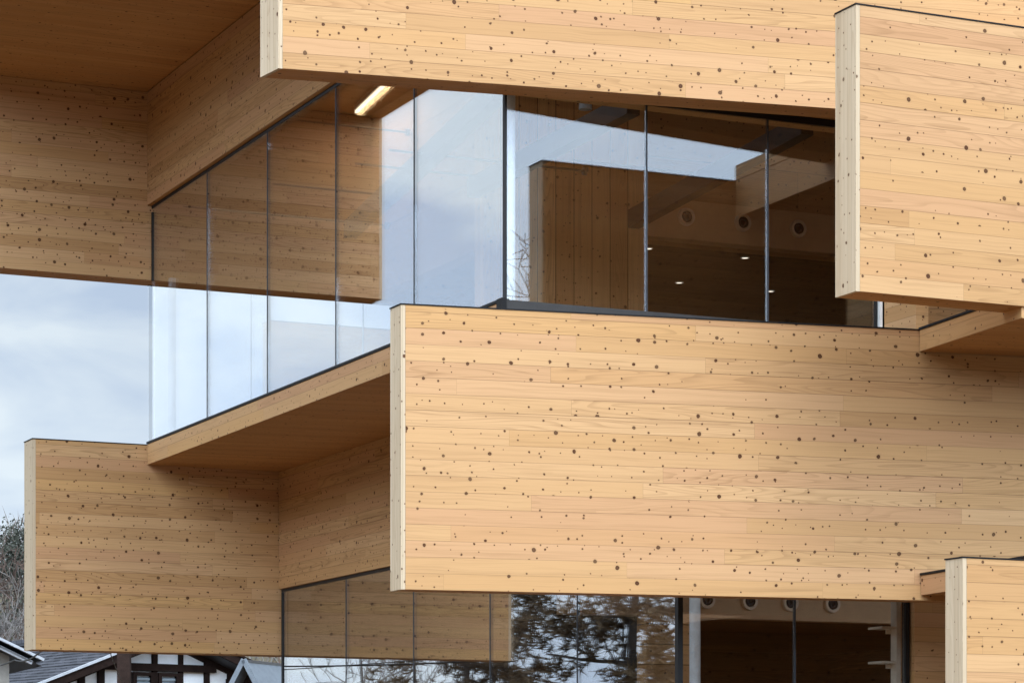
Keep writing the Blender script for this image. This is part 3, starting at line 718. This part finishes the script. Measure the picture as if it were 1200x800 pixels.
# pale verged building at the lower left edge
sb = Vector((-.1735 * 54, 54)); D2 = Vector((.93, .36)).normalized(); F2 = Vector((D2.y, -D2.x))
def SP(w, g, z): p = sb + D2 * w + F2 * g; return Vector((p.x, p.y, z))
sh = thing('grey_shed', 'grey brown building with a pale double roof verge at the lower left edge', 'shed', (sb.x, sb.y, 0))
ez = 4.37; sl = .46
m = MB(); m.face([SP(-8, 0, 0), SP(-.55, 0, 0), SP(-.55, 0, ez + .55 * sl - .15), SP(-4.3, 0, ez + 4.3 * sl - .15), SP(-8, 0, ez + .6 * sl - .15)])
m.face([SP(-.55, 0, 0), SP(-.55, -6, 0), SP(-.55, -6, ez + .1), SP(-.55, 0, ez + .1)]); m.build('wall', M['greywall'], sh)
m = MB(); q = [SP(0, .5, ez), SP(0, -6, ez), SP(-4.3, -6, ez + 4.3 * sl), SP(-4.3, .5, ez + 4.3 * sl)]; m.face(q); m.face([p - UP * .1 for p in reversed(q)])
q = [SP(-8.6, .5, ez), SP(-4.3, .5, ez + 4.3 * sl), SP(-4.3, -6, ez + 4.3 * sl), SP(-8.6, -6, ez)]; m.face(q); m.face([p - UP * .1 for p in reversed(q)]); m.build('roof', M['tiles'], sh)
m = MB(); m.bar(SP(.02, .56, ez + .02), SP(-4.3, .56, ez + 4.3 * sl + .02), .1, .05); m.build('verge_cap', M['verge'], sh)
m = MB(); m.bar(SP(-.18, .40, ez - .035), SP(-4.3, .40, ez + 4.12 * sl - .035), .1, .07); m.build('bargeboard', M['verge'], sh)

# small gabled porch by the glass
gb = Vector((-.0951 * 52, 52)); D3 = Vector((.93, -.36)).normalized(); F3 = Vector((D3.y, -D3.x))
def GP(w, g, z): p = gb + D3 * w + F3 * g; return Vector((p.x, p.y, z))
gp = thing('gabled_porch', 'small steep porch roof of grey blue metal beside the lower glass', 'porch', (gb.x, gb.y, 0))
gz = 4.30; gs = 1.75; gw = .75
for s_ in (-1, 1):
    m = MB(); q = [GP(0, .3, gz), GP(0, -4, gz), GP(s_ * gw, -4, gz - gs * gw), GP(s_ * gw, .3, gz - gs * gw)]
    m.face(q); m.face([p - Vector((*D3, 0)) * s_ * .06 for p in reversed(q)]); m.build('roof', M['metalroof'], gp)
    m = MB(); m.bar(GP(0, .33, gz), GP(s_ * gw, .33, gz - gs * gw), .05, .10); m.build('bargeboard', M['metalroof'], gp)
m = MB(); m.face([GP(-.8, 0, 0), GP(.8, 0, 0), GP(.8, 0, gz - gs * .8 - .05), GP(0, 0, gz - .08), GP(-.8, 0, gz - gs * .8 - .05)]); m.build('wall', M['timber_dark'], gp)
# back roof behind the porch
# overhead cables
def cable(pts, label, r=.012):
    m = MB(); out = []
    for i in range(len(pts) - 1):
        a, b = Vector(pts[i]), Vector(pts[i + 1])
        for k in range(10): f = k / 10; out.append(a.lerp(b, f) - UP * .06 * 4 * f * (1 - f))
    out.append(Vector(pts[-1])); m.tube(out, r, 6); tag(m.build('overhead_cable', M['wire']), label, 'cable', 'thin cables over the tiled roof')
def at(px, py, Y): return ((px - 600) / 3208 * Y, Y, 1.6 + (940 - py) / 3208 * Y)
cable([V3(7.75, 29.1, 3.26), (-6.9, 38, 3.58), (-9.2, 46, 3.85)], 'black cable sagging from the left panel to the lower left edge', .010)
cable([V3(8.5, 29.1, 3.26), (-5.9, 42, 3.35)], 'thin black cable crossing the dark tiled roof', .006)

# ------------------------------------------------------------------ sky, sun, camera
wd = bpy.data.worlds.new('World'); scene.world = wd; wd.use_nodes = True
nt = wd.node_tree; nt.nodes.clear()
SUN = Vector((.10, -.72, .90)).normalized()
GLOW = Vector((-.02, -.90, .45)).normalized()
sky = nt.nodes.new('ShaderNodeTexSky'); sky.sky_type = 'NISHITA'; sky.sun_disc = False
sky.sun_elevation = math.asin(SUN.z); sky.sun_rotation = math.atan2(SUN.x, SUN.y); sky.air_density = 1.0; sky.dust_density = 1.5
tc = nt.nodes.new('ShaderNodeTexCoord')
def wmath(op, a, b=None, clamp=False):
    nd = nt.nodes.new('ShaderNodeMath'); nd.operation = op; nd.use_clamp = clamp
    for i, v in enumerate((a, b)):
        if v is None: continue
        if isinstance(v, bpy.types.NodeSocket): nt.links.new(v, nd.inputs[i])
        else: nd.inputs[i].default_value = v
    return nd.outputs[0]
mp = nt.nodes.new('ShaderNodeMapping'); nt.links.new(tc.outputs['Generated'], mp.inputs[0]); mp.inputs['Scale'].default_value = (1, 1, 2.6)
nz_ = nt.nodes.new('ShaderNodeTexNoise'); nt.links.new(mp.outputs[0], nz_.inputs['Vector']); nz_.inputs['Scale'].default_value = 10; nz_.inputs['Detail'].default_value = 5; nz_.inputs['Roughness'].default_value = .5
nz_.inputs['Distortion'].default_value = .4
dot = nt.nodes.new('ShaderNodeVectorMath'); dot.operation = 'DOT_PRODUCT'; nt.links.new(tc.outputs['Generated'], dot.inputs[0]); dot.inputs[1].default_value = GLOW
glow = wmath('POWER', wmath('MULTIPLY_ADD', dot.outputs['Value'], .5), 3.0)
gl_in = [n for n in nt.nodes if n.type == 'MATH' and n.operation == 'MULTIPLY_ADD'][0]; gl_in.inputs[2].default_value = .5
cr = nt.nodes.new('ShaderNodeValToRGB'); nt.links.new(nz_.outputs['Fac'], cr.inputs[0])
cr.color_ramp.elements[0].position = .38; cr.color_ramp.elements[0].color = (.56, .68, .86, 1)
cr.color_ramp.elements[1].position = .60; cr.color_ramp.elements[1].color = (.82, .92, 1.0, 1)
CL = 7.6
sz = nt.nodes.new('ShaderNodeSeparateXYZ'); nt.links.new(tc.outputs['Generated'], sz.inputs[0])
lowsky = wmath('MULTIPLY', wmath('SUBTRACT', .20, sz.outputs['Z']), 14.0); lowsky = wmath('MAXIMUM', wmath('MINIMUM', lowsky, 1.6), -1.0)
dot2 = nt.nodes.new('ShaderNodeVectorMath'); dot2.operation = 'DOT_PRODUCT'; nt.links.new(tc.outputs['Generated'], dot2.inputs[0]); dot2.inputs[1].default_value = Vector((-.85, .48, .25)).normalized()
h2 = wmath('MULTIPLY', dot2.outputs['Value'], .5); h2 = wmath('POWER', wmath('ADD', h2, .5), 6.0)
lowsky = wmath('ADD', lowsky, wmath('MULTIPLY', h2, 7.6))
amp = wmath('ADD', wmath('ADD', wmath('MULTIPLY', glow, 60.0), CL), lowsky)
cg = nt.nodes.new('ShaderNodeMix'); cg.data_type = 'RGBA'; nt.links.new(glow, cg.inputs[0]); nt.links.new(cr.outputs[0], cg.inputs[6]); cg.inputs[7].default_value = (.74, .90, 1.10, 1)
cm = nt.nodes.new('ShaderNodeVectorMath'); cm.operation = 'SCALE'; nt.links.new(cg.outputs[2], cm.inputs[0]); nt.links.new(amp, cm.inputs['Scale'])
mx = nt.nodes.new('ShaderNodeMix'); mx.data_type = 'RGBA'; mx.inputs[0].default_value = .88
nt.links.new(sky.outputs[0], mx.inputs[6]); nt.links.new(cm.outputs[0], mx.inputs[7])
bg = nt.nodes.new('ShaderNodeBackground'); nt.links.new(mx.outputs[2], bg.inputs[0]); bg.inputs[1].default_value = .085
ow = nt.nodes.new('ShaderNodeOutputWorld'); nt.links.new(bg.outputs[0], ow.inputs[0])

sl_ = bpy.data.lights.new('sun', 'SUN'); sl_.energy = 1.5; sl_.angle = R(24); sl_.color = (.97, 1, 1.04)
so = bpy.data.objects.new('sun', sl_); C.objects.link(so); so.rotation_euler = (-SUN).to_track_quat('-Z', 'Y').to_euler(); so.location = SUN * 60

cam = bpy.data.cameras.new('camera'); co = bpy.data.objects.new('camera', cam); C.objects.link(co)
co.location = (0, 0, 1.6); co.rotation_euler = (R(90), 0, 0)
cam.sensor_width = 36; cam.lens = 3208 / 1200 * 36; cam.shift_y = .45; cam.clip_end = 3000; cam.clip_start = .1
scene.camera = co
scene.view_settings.view_transform = 'Standard'; scene.view_settings.look = 'None'; scene.view_settings.exposure = .12; scene.view_settings.gamma = 1
scene.cycles.transparent_max_bounces = 24; scene.cycles.max_bounces = 10; scene.cycles.glossy_bounces = 6
